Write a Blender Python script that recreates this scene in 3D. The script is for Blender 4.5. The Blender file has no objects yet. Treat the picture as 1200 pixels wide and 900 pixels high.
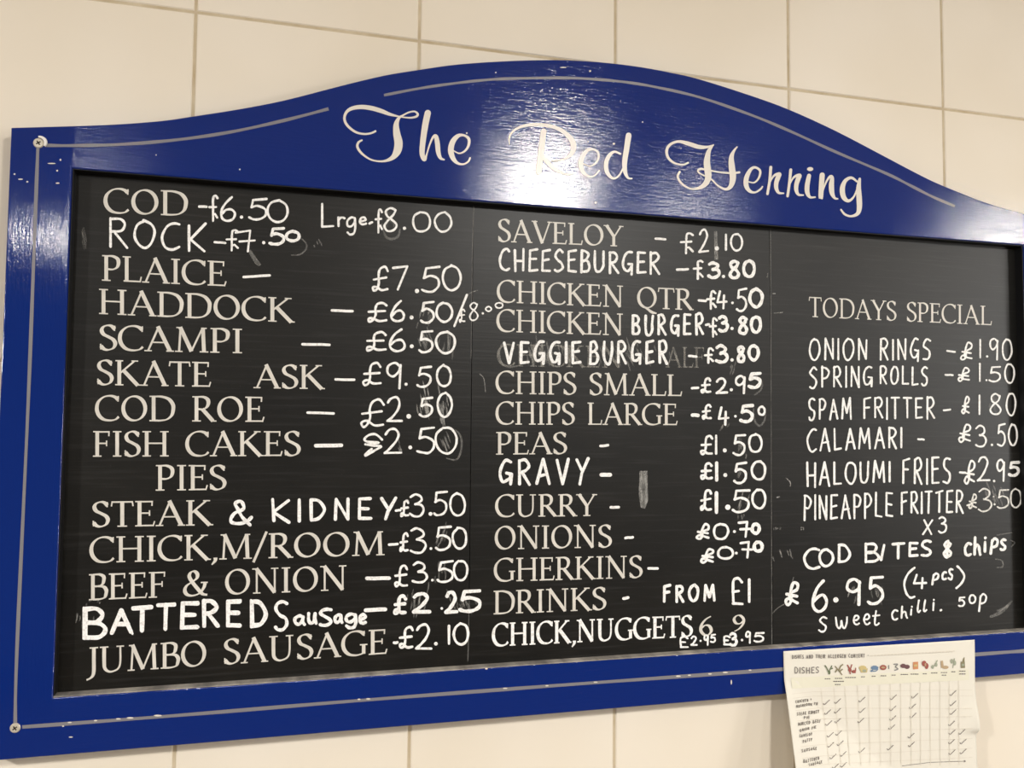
import bpy, math, random
from mathutils import Vector, Matrix, noise

# ------------------------------------------------------------------ camera, world, lamps
scene = bpy.context.scene
C = scene.collection
DW = 0.99            # camera to tiled wall (wall face is y = 0)
ZC = 1.65            # camera height
FPX = 992.83         # focal length in pixels of a 1200 px wide frame
YAW, PITCH, ROLL = 0.26678559, 0.05446614, 0.00805107

def cam_basis():
    cy, sy, cp, sp, cr, sr = (math.cos(YAW), math.sin(YAW), math.cos(PITCH), math.sin(PITCH), math.cos(ROLL), math.sin(ROLL))
    f = Vector((sy*cp, cy*cp, sp)); r = Vector((cy, -sy, 0)); u = r.cross(f)
    return cr*r + sr*u, -sr*r + cr*u, f
RT, UP, FW = cam_basis()
CAMPOS = Vector((0, -DW, ZC))
cd = bpy.data.cameras.new('camera'); cam = bpy.data.objects.new('camera', cd); C.objects.link(cam)
cd.sensor_fit = 'HORIZONTAL'; cd.sensor_width = 36; cd.lens = FPX/1200*36; cd.clip_start = 0.01
m = Matrix.Identity(4)
for i in range(3):
    m[i][0], m[i][1], m[i][2], m[i][3] = RT[i], UP[i], -FW[i], CAMPOS[i]
cam.matrix_world = m
scene.camera = cam

w = bpy.data.worlds.new('world'); scene.world = w; w.use_nodes = True
w.node_tree.nodes['Background'].inputs[0].default_value = (1.0, 0.97, 0.93, 1)
w.node_tree.nodes['Background'].inputs[1].default_value = 0.17

def lamp(loc, power, dia, tilt=14, col=(1, 0.975, 0.935)):
    """a round overhead disc light"""
    ld = bpy.data.lights.new('lamp_or_fill', 'AREA'); ld.shape = 'DISK'; ld.size = dia; ld.energy = power; ld.color = col
    o = bpy.data.objects.new('lamp_or_fill', ld); C.objects.link(o); o.location = loc; o.rotation_euler = (math.radians(tilt), 0, 0)
    return o
CEIL = 2.75
lamp((0.89, -1.90, 2.50), 37, 0.24, 8)
lamp((3.12, -2.12, 2.50), 42, 0.24, 4)
lamp((-0.98, -3.75, 2.60), 17, 0.18)
lamp((1.90, -2.85, 2.60), 16, 0.24)
lamp((4.90, -1.90, 2.60), 26, 0.26, 0)  # added fill beyond the right end, placed so the board does not mirror it
lamp((-2.40, -1.90, 2.60), 118, 0.26, 10)  # extra fill put in on the left to brighten the wall
# unseen fill light added to soften shadows, away to the right behind the photographer
ld = bpy.data.lights.new('fill_right', 'AREA'); ld.shape = 'RECTANGLE'; ld.size = 1.0; ld.size_y = 1.2; ld.energy = 160; ld.color = (1, 0.98, 0.95)
o = bpy.data.objects.new('fill_right', ld); C.objects.link(o); o.location = (7.6, -4.6, 1.75)
o.rotation_euler = (math.radians(90), 0, math.radians(52))

vs = scene.view_settings
scene.display_settings.display_device = 'sRGB'
vs.view_transform = 'Standard'; vs.look = 'None'; vs.gamma = 1; vs.use_curve_mapping = False; vs.exposure = -0.07

# ------------------------------------------------------------------ helpers
T = 0.022            # board thickness
YF = -T              # front face of the blue frame
YP = -0.008          # face of the chalkboard, set back in the frame

def ray(px, py):
    return ((px-600)/FPX)*RT + ((450-py)/FPX)*UP + FW
def at(px, py, y):
    d = ray(px, py); t = (y+DW)/d.y
    return Vector((d.x*t, y, ZC + d.z*t))

def lin(c):
    return tuple((v/12.92 if v <= .04045 else ((v+.055)/1.055)**2.4) for v in c) + (1,)
def rgb(r, g, b): return lin((r/255, g/255, b/255))

def mat(name, col, rough=.5, spec=.5):
    M = bpy.data.materials.new(name); M.use_nodes = True
    b = M.node_tree.nodes['Principled BSDF']
    b.inputs['Base Color'].default_value = col; b.inputs['Roughness'].default_value = rough
    b.inputs['Specular IOR Level'].default_value = spec
    return M, M.node_tree, b
def nd(nt, typ, **kw):
    n = nt.nodes.new(typ)
    for k, v in kw.items():
        if k in n.inputs: n.inputs[k].default_value = v
        else: setattr(n, k, v)
    return n
def noise_at(nt, scale_vec, scale=1.0, detail=3, rough=.55):
    tc = nd(nt, 'ShaderNodeTexCoord'); mp = nd(nt, 'ShaderNodeMapping'); mp.inputs['Scale'].default_value = scale_vec
    n = nd(nt, 'ShaderNodeTexNoise'); n.inputs['Scale'].default_value = scale; n.inputs['Detail'].default_value = detail
    n.inputs['Roughness'].default_value = rough
    nt.links.new(tc.outputs['Object'], mp.inputs[0]); nt.links.new(mp.outputs[0], n.inputs['Vector'])
    return n
def ramp(nt, src, a, b, ca, cb):
    r = nd(nt, 'ShaderNodeValToRGB'); e = r.color_ramp.elements
    e[0].position, e[1].position, e[0].color, e[1].color = a, b, ca, cb
    nt.links.new(src, r.inputs[0]); return r
def g(v): return (v, v, v, 1)

def link(name, me, material, parent=None):
    o = bpy.data.objects.new(name, me); C.objects.link(o)
    if material: me.materials.append(material)
    if parent: o.parent = parent
    return o
def mesh(name, V, F, material, parent=None, org=(0, 0, 0), smooth=False):
    me = bpy.data.meshes.new(name)
    ox, oy, oz = org
    me.from_pydata([(v[0]-ox, v[1]-oy, v[2]-oz) for v in V], [], F); me.update()
    if smooth:
        for p in me.polygons: p.use_smooth = True
    return link(name, me, material, parent)
def box_vf(x0, x1, y0, y1, z0, z1):
    V = [(x, y, z) for x in (x0, x1) for y in (y0, y1) for z in (z0, z1)]
    F = [(0, 1, 3, 2), (4, 6, 7, 5), (0, 4, 5, 1), (2, 3, 7, 6), (0, 2, 6, 4), (1, 5, 7, 3)]
    return V, F
def empty(name, loc, label, cat):
    o = bpy.data.objects.new(name, None); C.objects.link(o); o.location = loc; o.empty_display_size = .05
    o['label'] = label; o['category'] = cat
    return o

def catmull(P, n=7, closed=False):
    out = []; N = len(P)
    if N < 3 and not closed: return [tuple(p) for p in P]
    segs = N if closed else N-1
    for i in range(segs):
        if closed: a, b, c, d = P[(i-1) % N], P[i], P[(i+1) % N], P[(i+2) % N]
        else: a, b, c, d = P[max(i-1, 0)], P[i], P[i+1], P[min(i+2, N-1)]
        for k in range(n):
            t = k/n
            out.append(tuple(.5*((2*b[j]) + (c[j]-a[j])*t + (2*a[j]-5*b[j]+4*c[j]-d[j])*t*t + (3*b[j]-a[j]-3*c[j]+d[j])*t**3) for j in range(len(b))))
    if not closed: out.append(tuple(P[-1]))
    return out

class Ink:
    """Collects flat brush strokes, in some 2-D frame, that lie on a surface: pt2world maps 2-D to 3-D, lift is added per stroke."""
    def __init__(s, conv): s.V = []; s.F = []; s.conv = conv; s.k = 0
    def add2(s, pts, half=0):
        b = len(s.V); q = half or len(pts); l0 = (s.k % 14)*2e-5
        s.V += [s.conv(p[0], p[1], l0+(i % q)/q*1.6e-5) for i, p in enumerate(pts)]; return b
    def strip(s, P, W, closed=False):
        n = len(P); L = []; R = []
        for i in range(n):
            if closed: a, c = P[i-1], P[(i+1) % n]
            else: a, c = P[max(i-1, 0)], P[min(i+1, n-1)]
            dx, dy = c[0]-a[0], c[1]-a[1]; l = math.hypot(dx, dy) or 1e-9
            h = W[i]/2
            L.append((P[i][0]-dy/l*h, P[i][1]+dx/l*h)); R.append((P[i][0]+dy/l*h, P[i][1]-dx/l*h))
        b = s.add2(L+R, n)
        for i in range(n if closed else n-1):
            j = (i+1) % n
            s.F.append((b+i, b+j, b+n+j, b+n+i))
        s.k += 1
    def disc(s, c, r, n=10, ry=None):
        b = s.add2([(c[0]+r*math.cos(2*math.pi*i/n), c[1]+(ry or r)*math.sin(2*math.pi*i/n)) for i in range(n)], 1)
        s.F.append(tuple(range(b, b+n))); s.k += 1
    def poly(s, pts):
        b = s.add2(pts, 1); s.F.append(tuple(range(b, b+len(pts)))); s.k += 1
    def build(s, name, material, parent, org):
        me = bpy.data.meshes.new(name)
        me.from_pydata([tuple(Vector(v)-Vector(org)) for v in s.V], [], s.F); me.update()
        # every face looks out of the wall, towards the room
        flip = [p for p in me.polygons if p.normal.y > 0]
        for p in flip: p.flip()
        me.update()
        return link(name, me, material, parent)

# ------------------------------------------------------------------ lettering: painted roman capitals and chalk hand
ROMAN = {
'A': (1.08, 'l .07 .14 .02 .54 1;l .14 .5 1 .95 .02;l .05 .3 .36 .76 .36;s .14 0 .14;s .95 0 .14'),
'B': (.8, 'v .2;s .17 0 .13;s .17 1 .13;c .2 .975 .45 .98 .62 .9 .64 .76 .58 .6 .42 .53 .24 .53;c .4 .53 .62 .5 .73 .38 .73 .24 .66 .08 .45 .025 .2 .025'),
'C': (.98, 'c .9 .84 .78 .94 .58 .985 .34 .93 .14 .74 .08 .48 .15 .24 .33 .07 .58 .02 .8 .06 .93 .17;l .05 .91 .98 .9 .76'),
'D': (1.06, 'v .2;s .17 0 .13;s .17 1 .13;c .2 .97 .5 .97 .78 .88 .94 .68 .96 .48 .9 .24 .72 .08 .48 .03 .2 .03'),
'E': (.8, 'v .2;s .17 0 .13;s .17 1 .13;l .055 .2 .97 .68 .97;l .055 .2 .52 .58 .52;l .055 .1 .03 .72 .03;l .05 .67 1 .66 .8;l .05 .57 .63 .57 .41;l .05 .7 .0 .76 .2'),
'F': (.76, 'v .2;s .2 0 .17;s .17 1 .13;l .055 .2 .97 .68 .97;l .055 .2 .52 .58 .52;l .05 .67 1 .66 .8;l .05 .57 .63 .57 .41'),
'G': (1.06, 'c .92 .84 .78 .95 .58 .985 .34 .93 .14 .74 .08 .48 .15 .24 .33 .07 .58 .02 .78 .05 .9 .1;l .13 .9 .42 .9 .06;s .9 .43 .15;l .05 .92 .98 .91 .78'),
'H': (1.14, 'v .22;v .92;s .22 0 .17;s .22 1 .17;s .92 0 .17;s .92 1 .17;l .055 .22 .52 .92 .52'),
'I': (.46, 'v .23;s .23 0 .17;s .23 1 .17'),
'J': (.46, 'w .27 1 .135 .27 .5 .135 .27 .1 .135 .23 -.08 .11 .13 -.18 .07 -.02 -.24 .06;s .27 1 .17'),
'K': (1.02, 'v .2;s .2 0 .16;s .2 1 .15;l .065 .25 .5 .78 .97;s .8 1 .13;l .14 .38 .58 .92 0;s .95 0 .1'),
'L': (.8, 'v .2;s .2 1 .16;l .055 .08 .03 .74 .03;l .05 .72 0 .77 .22'),
'M': (1.32, 'l .075 .2 0 .26 1;l .14 .24 1 .66 .03;l .065 .66 .05 1.06 .97;l .13 1.08 1 1.12 0;s .19 0 .14;s .2 1 .1;s 1.12 0 .16;s 1.12 1 .1'),
'N': (1.16, 'l .07 .22 0 .22 1;l .14 .2 1 .94 .02;l .07 .94 0 .94 1;s .22 0 .15;s .16 1 .12;s .94 1 .15'),
'O': (1.1, 'o .55 .5 .46 .475'),
'P': (.8, 'v .2;s .2 0 .17;s .17 1 .13;c .2 .97 .45 .975 .64 .88 .68 .72 .62 .55 .46 .46 .26 .46'),
'Q': (1.1, 'o .55 .5 .46 .475;w .42 .04 .05 .6 -.04 .1 .8 -.17 .12 1.05 -.22 .06'),
'R': (.95, 'v .2;s .2 0 .17;s .17 1 .13;c .2 .97 .45 .975 .62 .89 .66 .74 .6 .58 .46 .49 .26 .49;l .14 .42 .5 .84 .02;s .87 0 .1'),
'S': (.72, 'c .61 .84 .5 .95 .36 .98 .2 .92 .13 .78 .2 .63 .38 .53 .56 .42 .63 .27 .56 .1 .38 .02 .22 .05 .1 .17;l .05 .61 .97 .6 .77;l .05 .1 .03 .09 .25'),
'T': (.88, 'v .44;s .44 0 .18;l .055 .06 .97 .82 .97;l .05 .07 1 .04 .8;l .05 .81 1 .84 .8'),
'U': (1.1, 'w .22 1 .135 .22 .4 .135 .25 .16 .12 .4 .03 .08 .58 .03 .06 .78 .13 .065 .86 .38 .07 .86 1 .07;s .22 1 .17;s .86 1 .15'),
'V': (1.0, 'l .14 .1 1 .52 0;l .065 .52 .02 .9 1;s .12 1 .15;s .9 1 .12'),
'Y': (.95, 'l .14 .1 1 .5 .45;l .065 .5 .45 .85 1;l .135 .48 .5 .48 0;s .48 0 .17;s .1 1 .14;s .86 1 .12'),
'&': (1.08, 'c .93 .5 .88 .32 .7 .1 .42 .02 .2 .08 .12 .24 .2 .42 .42 .56 .6 .7 .62 .86 .5 .97 .36 .93 .3 .78 .4 .58 .62 .3 .82 .08 1.02 .03;s .9 .52 .14'),
'/': (.56, 'l .09 .02 -.15 .52 1.08'),
',': (.3, 'w .2 .08 .14 .19 -.04 .11 .06 -.2 .04'),
'6': (.72, 'c .6 .97 .35 .82 .15 .55 .12 .25 .3 .03 .5 .05 .62 .25 .52 .48 .32 .52 .15 .38'),
'9': (.72, 'c .12 .03 .37 .18 .57 .45 .6 .75 .42 .97 .22 .95 .1 .75 .2 .52 .4 .48 .57 .62'),
' ': (.6, ''),
}
HAND = {  # unit boxes; first number is the natural width for a cap height of 1
'A': (.72, 'l 0 0 .5 1 1 0;l .2 .36 .85 .38'),
'B': (.62, 'l .05 0 .05 1;c .05 1 .6 1 .85 .8 .6 .57 .1 .52;c .1 .52 .7 .5 1 .26 .7 .02 .05 0'),
'C': (.68, 'c 1 .92 .7 1 .3 .88 0 .5 .2 .12 .6 0 1 .06'),
'D': (.68, 'l .05 0 .05 1;c .05 1 .6 .95 1 .5 .65 .08 .05 0'),
'E': (.58, 'l 1 1 .08 .98 .05 0 1 .03;l .07 .52 .85 .54'),
'F': (.58, 'l 1 1 .08 .96 .05 0;l .07 .55 .8 .57'),
'G': (.66, 'c .95 .98 .55 1 .15 .8 0 .42 .2 .12 .6 .1 .9 .3 .95 .42;l .55 .44 1 .44 .96 -.05'),
'H': (.68, 'l .06 0 .06 1;l .95 0 .95 1;l .06 .48 .95 .5'),
'I': (.14, 'l .5 0 .5 1'),
'K': (.66, 'l .1 0 .08 1;l 1 1 .12 .45 1 0'),
'L': (.58, 'l .06 1 .05 .02 1 .02'),
'M': (.86, 'l 0 0 .14 1 .5 .25 .84 1 1 0'),
'N': (.66, 'l .04 0 .06 1 .95 0 .97 1'),
'O': (.76, 'O .5 .5 .5 .5'),
'P': (.6, 'l .06 0 .06 1;c .06 .98 .6 1 1 .78 .7 .52 .1 .46'),
'R': (.64, 'l .06 0 .06 1;c .06 .98 .6 1 .92 .78 .65 .56 .12 .5;l .3 .5 1 0'),
'S': (.58, 'c .98 .93 .6 1 .15 .9 .06 .7 .4 .54 .85 .4 .95 .2 .6 .02 .2 .02 0 .08'),
'T': (.64, 'l 0 .97 1 1;l .5 .98 .46 0'),
'U': (.66, 'c .04 1 .03 .4 .2 .05 .6 .0 .9 .25 .97 .6 1 1'),
'V': (.7, 'l 0 1 .48 0 1 1'),
'Y': (.7, 'l 0 1 .45 .5;l 1 1 .45 .4 .3 0'),
'&': (.8, 'c 1 .28 .8 .12 .5 0 .15 .04 .02 .22 .25 .45 .62 .7 .68 .9 .48 1 .3 .9 .36 .65 .62 .3 1 .0'),
'a': (.6, 'c .85 .9 .5 1 .1 .7 .1 .2 .45 .02 .8 .4 .88 .9;c .88 .9 .85 .4 1 .0'),
'c': (.55, 'c 1 .9 .55 1 .08 .6 .15 .15 .55 0 1 .1'),
'e': (.6, 'c .1 .5 .6 .5 .95 .7 .7 .98 .3 .9 .05 .5 .25 .08 .65 .0 1 .12'),
'g': (.6, 'c .9 .95 .5 1 .1 .8 .12 .52 .5 .45 .88 .7 .92 .95;c .92 .95 .95 .4 .8 .05 .4 0 .1 .12'),
'h': (.6, 'l .15 1 .05 0;c .08 .3 .4 .55 .75 .5 .85 .2 1 0'),
'i': (.2, 'l .6 .7 .4 0;l .75 1 .78 1.02'),
'l': (.3, 'c .6 1 .3 .5 .2 .1 .5 .0 1 .15'),
'p': (.6, 'l .25 .9 .05 -.1;c .2 .75 .55 1 .95 .85 .8 .5 .35 .38'),
'r': (.5, 'l .1 1 .12 0;c .12 .6 .4 .9 .7 1 1 .9'),
's': (.5, 'c .95 .95 .5 1 .15 .8 .45 .55 .85 .35 .7 .05 .3 0 0 .1'),
't': (.5, 'c .5 1 .3 .4 .3 .08 .6 0 .95 .12;l 0 .65 1 .72'),
'u': (.6, 'c .05 1 .05 .35 .3 .02 .7 .2 .88 1;c .88 1 .88 .4 1 .0'),
'w': (.8, 'c 0 1 .1 .3 .28 .05 .45 .3 .5 .75 .6 .2 .78 .05 .95 .5 1 1'),
'x': (.6, 'l .1 1 .9 0;l 1 1 0 0'),
'0': (.62, 'O .5 .5 .5 .5'),
'1': (.14, 'l .5 1 .5 0'),
'2': (.62, 'c .1 .8 .3 .97 .65 1 .85 .78 .7 .5 .35 .2 .04 .03;l .04 .03 1 .05'),
'3': (.6, 'c .05 .9 .4 1 .8 .9 .82 .7 .4 .55;c .4 .55 .85 .5 1 .27 .75 .04 .3 0 0 .1'),
'4': (.66, 'l .3 1 .05 .35 1 .38;l .75 .75 .68 0'),
'5': (.6, 'l 1 1 .22 .95 .12 .58;c .12 .58 .5 .65 .92 .5 .95 .22 .65 .02 .25 0 0 .08'),
'6': (.6, 'c .75 1 .35 .75 .08 .4 .1 .12 .45 0 .85 .1 .97 .32 .75 .5 .4 .48 .12 .3'),
'7': (.6, 'l 0 .95 1 1 .3 0'),
'8': (.6, 'c .88 .88 .5 1 .14 .85 .22 .65 .6 .5 .95 .25 .75 .03 .3 0 .04 .2 .3 .45 .72 .66 .88 .88'),
'9': (.55, 'c .92 .85 .55 1 .12 .88 .05 .62 .4 .5 .8 .65 .92 .88;l .92 .9 .86 0'),
'£': (.62, 'c 1 .84 .82 1 .5 .92 .4 .65 .42 .35 .3 .08 .08 .0 .02 .14 .25 .2 .6 .04 1 .06;l .05 .5 .92 .55'),
'f': (.5, 'l .45 0 .45 .75;c .45 .7 .5 .95 .75 1 1 .9;l 0 .55 .85 .58;l .45 .28 .7 .3 1 .12'),
'P£': (.62, 'c .35 .3 .5 .75 .7 1 1 .9 .95 .68 .6 .55;l .12 .48 .95 .4;c .5 .5 .45 .15 .2 .0 .02 .12 .2 .28 .55 .18 1 .08'),
'X£': (.7, 'c .98 .75 .7 .98 .35 .95 .15 .75 .3 .62 .85 .62 .3 .5;c .2 .52 .6 .45 .95 .4 .6 .22 .25 .0 .2 .1 .5 .3'),
'E£': (.62, 'c 1 .85 .7 1 .35 .9 .3 .6 .33 .1;l .3 .05 1 .04;l .3 .5 .75 .52'),
'7-': (.7, 'l 0 .92 .75 1 .6 0;l .15 .5 1 .52'),
'8&': (.6, 'c .9 .85 .5 1 .14 .85 .22 .65 .6 .5 .95 .25 .75 .03 .3 0 .04 .2 .3 .45 .72 .66 .9 .85;l .6 1.06 .4 -.06'),
'(': (.3, 'c 1 1 .35 .8 .0 .5 .2 .2 .6 .02 1 .04'),
')': (.3, 'c .1 1 .6 .8 1 .5 .6 .2 .0 0'),
',': (.3, 'c .3 .1 .6 -.02 .2 -.16'),
'+': (.5, 'l .5 .8 .5 .2;l .1 .5 .9 .5'),
'-': (.5, 'l .1 .5 .9 .5'),
'.': (.2, 'l .5 .03 .52 .03'),
' ': (.45, ''),
}

rnd = random.Random(7)
def nib(dx, dy, a=.142, b=.052, phi=math.radians(18)):
    th = math.atan2(dy, dx) - phi
    return math.hypot(a*math.sin(th), b*math.cos(th))
def nibs(P, closed=False, bold=1.0):
    n = len(P); W = []
    for i in range(n):
        a, c = (P[i-1], P[(i+1) % n]) if closed else (P[max(i-1, 0)], P[min(i+1, n-1)])
        W.append(nib(c[0]-a[0], c[1]-a[1])*bold)
    return W

def roman_glyph(ink, ch, f, bold=1.0):
    """f maps glyph coordinates (cap height 1) to the ink's 2-D frame, which is uniform enough to offset in glyph space"""
    class G(Ink): pass
    gi = Ink(lambda x, y, l: f(x, y)+(l,)); gi.k = 0
    for st in ROMAN[ch][1].split(';'):
        if not st: continue
        k, *n = st.split(); n = [float(x) for x in n]
        if k == 'v': gi.strip([(n[0], 0), (n[0], 1)], [.135*bold]*2)
        elif k == 's':
            y = n[1]; y = .022 if y == 0 else .978 if y == 1 else y
            gi.strip([(n[0]-n[2], y), (n[0]+n[2], y)], [.046*bold]*2)
        elif k == 'l':
            gi.strip([(n[1], n[2]), (n[3], n[4])], [n[0]*bold]*2)
        elif k == 'c':
            P = catmull(list(zip(n[::2], n[1::2]))); gi.strip(P, nibs(P, False, bold))
        elif k == 'w':
            P = catmull(list(zip(n[::3], n[1::3], n[2::3]))); gi.strip(P, [p[2]*bold for p in P])
        elif k == 'o':
            P = [(n[0]+n[2]*math.cos(2*math.pi*i/32)*.93, n[1]+n[3]*math.sin(2*math.pi*i/32)) for i in range(32)]
            gi.strip(P, nibs(P, True, bold), True)
    b = len(ink.V)
    ink.V += [ink.conv(v[0], v[1], v[2]) for v in gi.V]; ink.k += 1
    ink.F += [tuple(i+b for i in fc) for fc in gi.F]

def hand_glyph(ink, ch, x0, yt, x1, yb, sw, jit=.025, skew=0.0):
    sw *= .9
    """chalk strokes inside the box (pixel frame, y down); sw is the stroke width in the same frame"""
    iw = max((x1-x0)-sw, .01); ih = max((yb-yt)-sw, .01)
    def mp(u, v): return (x0+sw/2+u*iw + skew*(v-.5), yb-sw/2-v*ih)
    J = lambda: (rnd.uniform(-jit, jit), rnd.uniform(-jit, jit))
    def wob(n):
        a, b = rnd.uniform(0, 6.3), rnd.uniform(.5, .9)
        return [sw*(1+.10*math.sin(a+i*b)+rnd.uniform(-.05, .05)) for i in range(n)]
    for st in HAND[ch][1].split(';'):
        if not st: continue
        k, *n = st.split(); n = [float(x) for x in n]
        if k == 'O':
            ph = rnd.uniform(1.3, 1.9); P = []
            for i in range(9):
                a = ph + 2*math.pi*i/8*1.0; j = J()
                P.append(mp(.5+.5*math.cos(a)+j[0], .5+.5*math.sin(a)+j[1]))
            P = catmull(P, 5)
        else:
            P = []
            for a, b in zip(n[::2], n[1::2]):
                j = J(); P.append(mp(a+j[0], b+j[1]))
            if k == 'c': P = catmull(P, 6)
        if k == 'l':
            Q = []
            for a, b in zip(P, P[1:]):
                for t in (0, .33, .66): Q.append((a[0]+(b[0]-a[0])*t, a[1]+(b[1]-a[1])*t))
            Q.append(P[-1]); W = wob(len(Q))
            for s in range(0, len(Q)-1, 3): ink.strip(Q[s:s+4], W[s:s+4])
            for i in range(0, len(Q), 3): ink.disc(Q[i], W[i]/2)
        else:
            W = wob(len(P)); ink.strip(P, W); ink.disc(P[0], W[0]/2); ink.disc(P[-1], W[-1]/2)
        # a second, thinner pass gives the doubled edge of a chalk pen
def on_plane(y):
    return lambda px, py, lift: at(px, py, y-lift)

def roman_run(ink, txt, x0, y0, x1, y1, h0, h1, bold=1.0):
    adv = [ROMAN[c][0] for c in txt]; tot = sum(adv)
    pos = 0
    for c, a in zip(txt, adv):
        def f(x, y, pos=pos):
            t = (pos+x)/tot
            h = h0+(h1-h0)*t
            return (x0+(x1-x0)*t, y0+(y1-y0)*t - y*h)
        roman_glyph(ink, c, f, bold); pos += a
def hand_run(ink, txt, x0, y0, x1, y1, h0, h1, sw, gap=.2, jit=.042, skew=0.0):
    adv = [HAND[c][0] for c in txt]; tot = sum(adv)+gap*(len(txt)-1); pos = 0
    for c, a in zip(txt, adv):
        t0, t1 = pos/tot, (pos+a)/tot; tm = (t0+t1)/2
        h = h0+(h1-h0)*tm; yb = y0+(y1-y0)*tm + rnd.uniform(-.4, .4)
        if c.islower() and c not in 'hlit': h *= .72
        hand_glyph(ink, c, x0+(x1-x0)*t0, yb-h, max(x0+(x1-x0)*t1, x0+(x1-x0)*t0+sw+.1), yb, sw, jit, skew)
        pos += a+gap
def price(ink, spec, sw):
    """'£:x0,y0,x1,y1 ...' boxes read off one price; '-' is a dash from end to end, '.' a dot at a centre"""
    for part in spec.split():
        ch, co = part.split(':'); n = [float(v) for v in co.split(',')]
        k = 1.0
        if ch[0] == '*': ch = ch[1:]; k = 1.45
        if ch == '-':
            P = [(n[0]+(n[2]-n[0])*t, n[1]+(n[3]-n[1])*t+rnd.uniform(-.25, .25)) for t in (0, .35, .7, 1)]
            ink.strip(P, [sw*k]*4); ink.disc(P[0], sw*k/2); ink.disc(P[-1], sw*k/2)
        elif ch == '.': ink.disc(n, (n[2] if len(n) > 2 else sw*.75), 10)
        else: hand_glyph(ink, ch, n[0], n[1], n[2], n[3], sw*k)

# ------------------------------------------------------------------ materials
M = {}
# glazed cream tile
mt, nt, b = mat('tile_glaze', rgb(236, 226, 210), .13, .3)
n1 = noise_at(nt, (1, 1, 1), 3.2, 2); r = ramp(nt, n1.outputs[0], .3, .7, rgb(232, 221, 202), rgb(240, 231, 216))
nt.links.new(r.outputs[0], b.inputs['Base Color'])
n2 = noise_at(nt, (1, 1, 1), 9, 1); bp = nd(nt, 'ShaderNodeBump'); bp.inputs['Strength'].default_value = .05; bp.inputs['Distance'].default_value = .01
nt.links.new(n2.outputs[0], bp.inputs['Height']); nt.links.new(bp.outputs[0], b.inputs['Normal'])
M['tile'] = mt
mt, nt, b = mat('grout', rgb(196, 180, 152), .9, .2)
n1 = noise_at(nt, (1, 1, 1), 30, 3); r = ramp(nt, n1.outputs[0], .3, .7, rgb(184, 166, 136), rgb(208, 194, 168))
nt.links.new(r.outputs[0], b.inputs['Base Color']); M['grout'] = mt
M['plaster'] = mat('ceiling_paint', rgb(235, 230, 220), .8, .2)[0]
M['floor'] = mat('floor_vinyl', rgb(120, 108, 95), .5, .3)[0]

# blue gloss paint, brushed along each rail
def paint(name, col, rough, strength, dist, vary=True):
    mt, nt, b = mat(name, col, rough, .5)
    tc = nd(nt, 'ShaderNodeTexCoord')
    hs = []
    for sv in ((60, 60, 480), (480, 60, 60)):
        mp = nd(nt, 'ShaderNodeMapping'); mp.inputs['Scale'].default_value = sv
        no = nd(nt, 'ShaderNodeTexNoise'); no.inputs['Scale'].default_value = 1; no.inputs['Detail'].default_value = 4; no.inputs['Roughness'].default_value = .6
        nt.links.new(tc.outputs['Object'], mp.inputs[0]); nt.links.new(mp.outputs[0], no.inputs['Vector']); hs.append(no)
    # stiles (outside |x| > STILE from the board's middle) are brushed upright
    sx = nd(nt, 'ShaderNodeSeparateXYZ'); nt.links.new(tc.outputs['Object'], sx.inputs[0])
    ab = nd(nt, 'ShaderNodeMath', operation='ABSOLUTE'); nt.links.new(sx.outputs[0], ab.inputs[0])
    gt = nd(nt, 'ShaderNodeMapRange'); gt.inputs[1].default_value = .628; gt.inputs[2].default_value = .636
    nt.links.new(ab.outputs[0], gt.inputs[0])
    mx = nd(nt, 'ShaderNodeMix', data_type='FLOAT')
    nt.links.new(gt.outputs[0], mx.inputs[0]); nt.links.new(hs[0].outputs[0], mx.inputs[2]); nt.links.new(hs[1].outputs[0], mx.inputs[3])
    bp = nd(nt, 'ShaderNodeBump'); bp.inputs['Strength'].default_value = strength; bp.inputs['Distance'].default_value = dist
    nt.links.new(mx.outputs[0], bp.inputs['Height']); nt.links.new(bp.outputs[0], b.inputs['Normal'])
    return mt, nt, b
M['blue'] = paint('blue_gloss_paint', rgb(2, 36, 112), .08, .62, .0003)[0]
M['grey_line'] = mat('grey_line_paint', rgb(128, 126, 130), .35, .5)[0]
M['title'] = mat('cream_sign_paint', rgb(226, 219, 206), .3, .5)[0]
# chalkboard black with wiped dust
mt, nt, b = mat('blackboard_paint', rgb(38, 36, 31), .4, .35)
n1 = noise_at(nt, (6, 6, 9), 1, 5, .62); r = ramp(nt, n1.outputs[0], .35, .8, rgb(12, 11, 8), rgb(26, 24, 20))
n3 = noise_at(nt, (9, 9, 260), 1, 3, .6); r3 = ramp(nt, n3.outputs[0], .52, .85, g(0), g(.016))
n4 = noise_at(nt, (1, 1, 1), 900, 1); r4 = ramp(nt, n4.outputs[0], .72, .8, g(0), g(.03))
a1 = nd(nt, 'ShaderNodeMix', data_type='RGBA', blend_type='ADD'); a1.inputs[0].default_value = 1
nt.links.new(r.outputs[0], a1.inputs[6]); nt.links.new(r3.outputs[0], a1.inputs[7])
a2 = nd(nt, 'ShaderNodeMix', data_type='RGBA', blend_type='ADD'); a2.inputs[0].default_value = 1
nt.links.new(a1.outputs[2], a2.inputs[6]); nt.links.new(r4.outputs[0], a2.inputs[7])
nt.links.new(a2.outputs[2], b.inputs['Base Color'])
bp = nd(nt, 'ShaderNodeBump'); bp.inputs['Strength'].default_value = .25; bp.inputs['Distance'].default_value = .0004
nt.links.new(n3.outputs[0], bp.inputs['Height']); nt.links.new(bp.outputs[0], b.inputs['Normal'])
M['board'] = mt
M['rebate'] = mat('rebate_black', rgb(22, 22, 24), .5, .3)[0]
mt, nt, b = mat('dusty_ledge', rgb(150, 145, 138), .8, .2)
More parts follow.
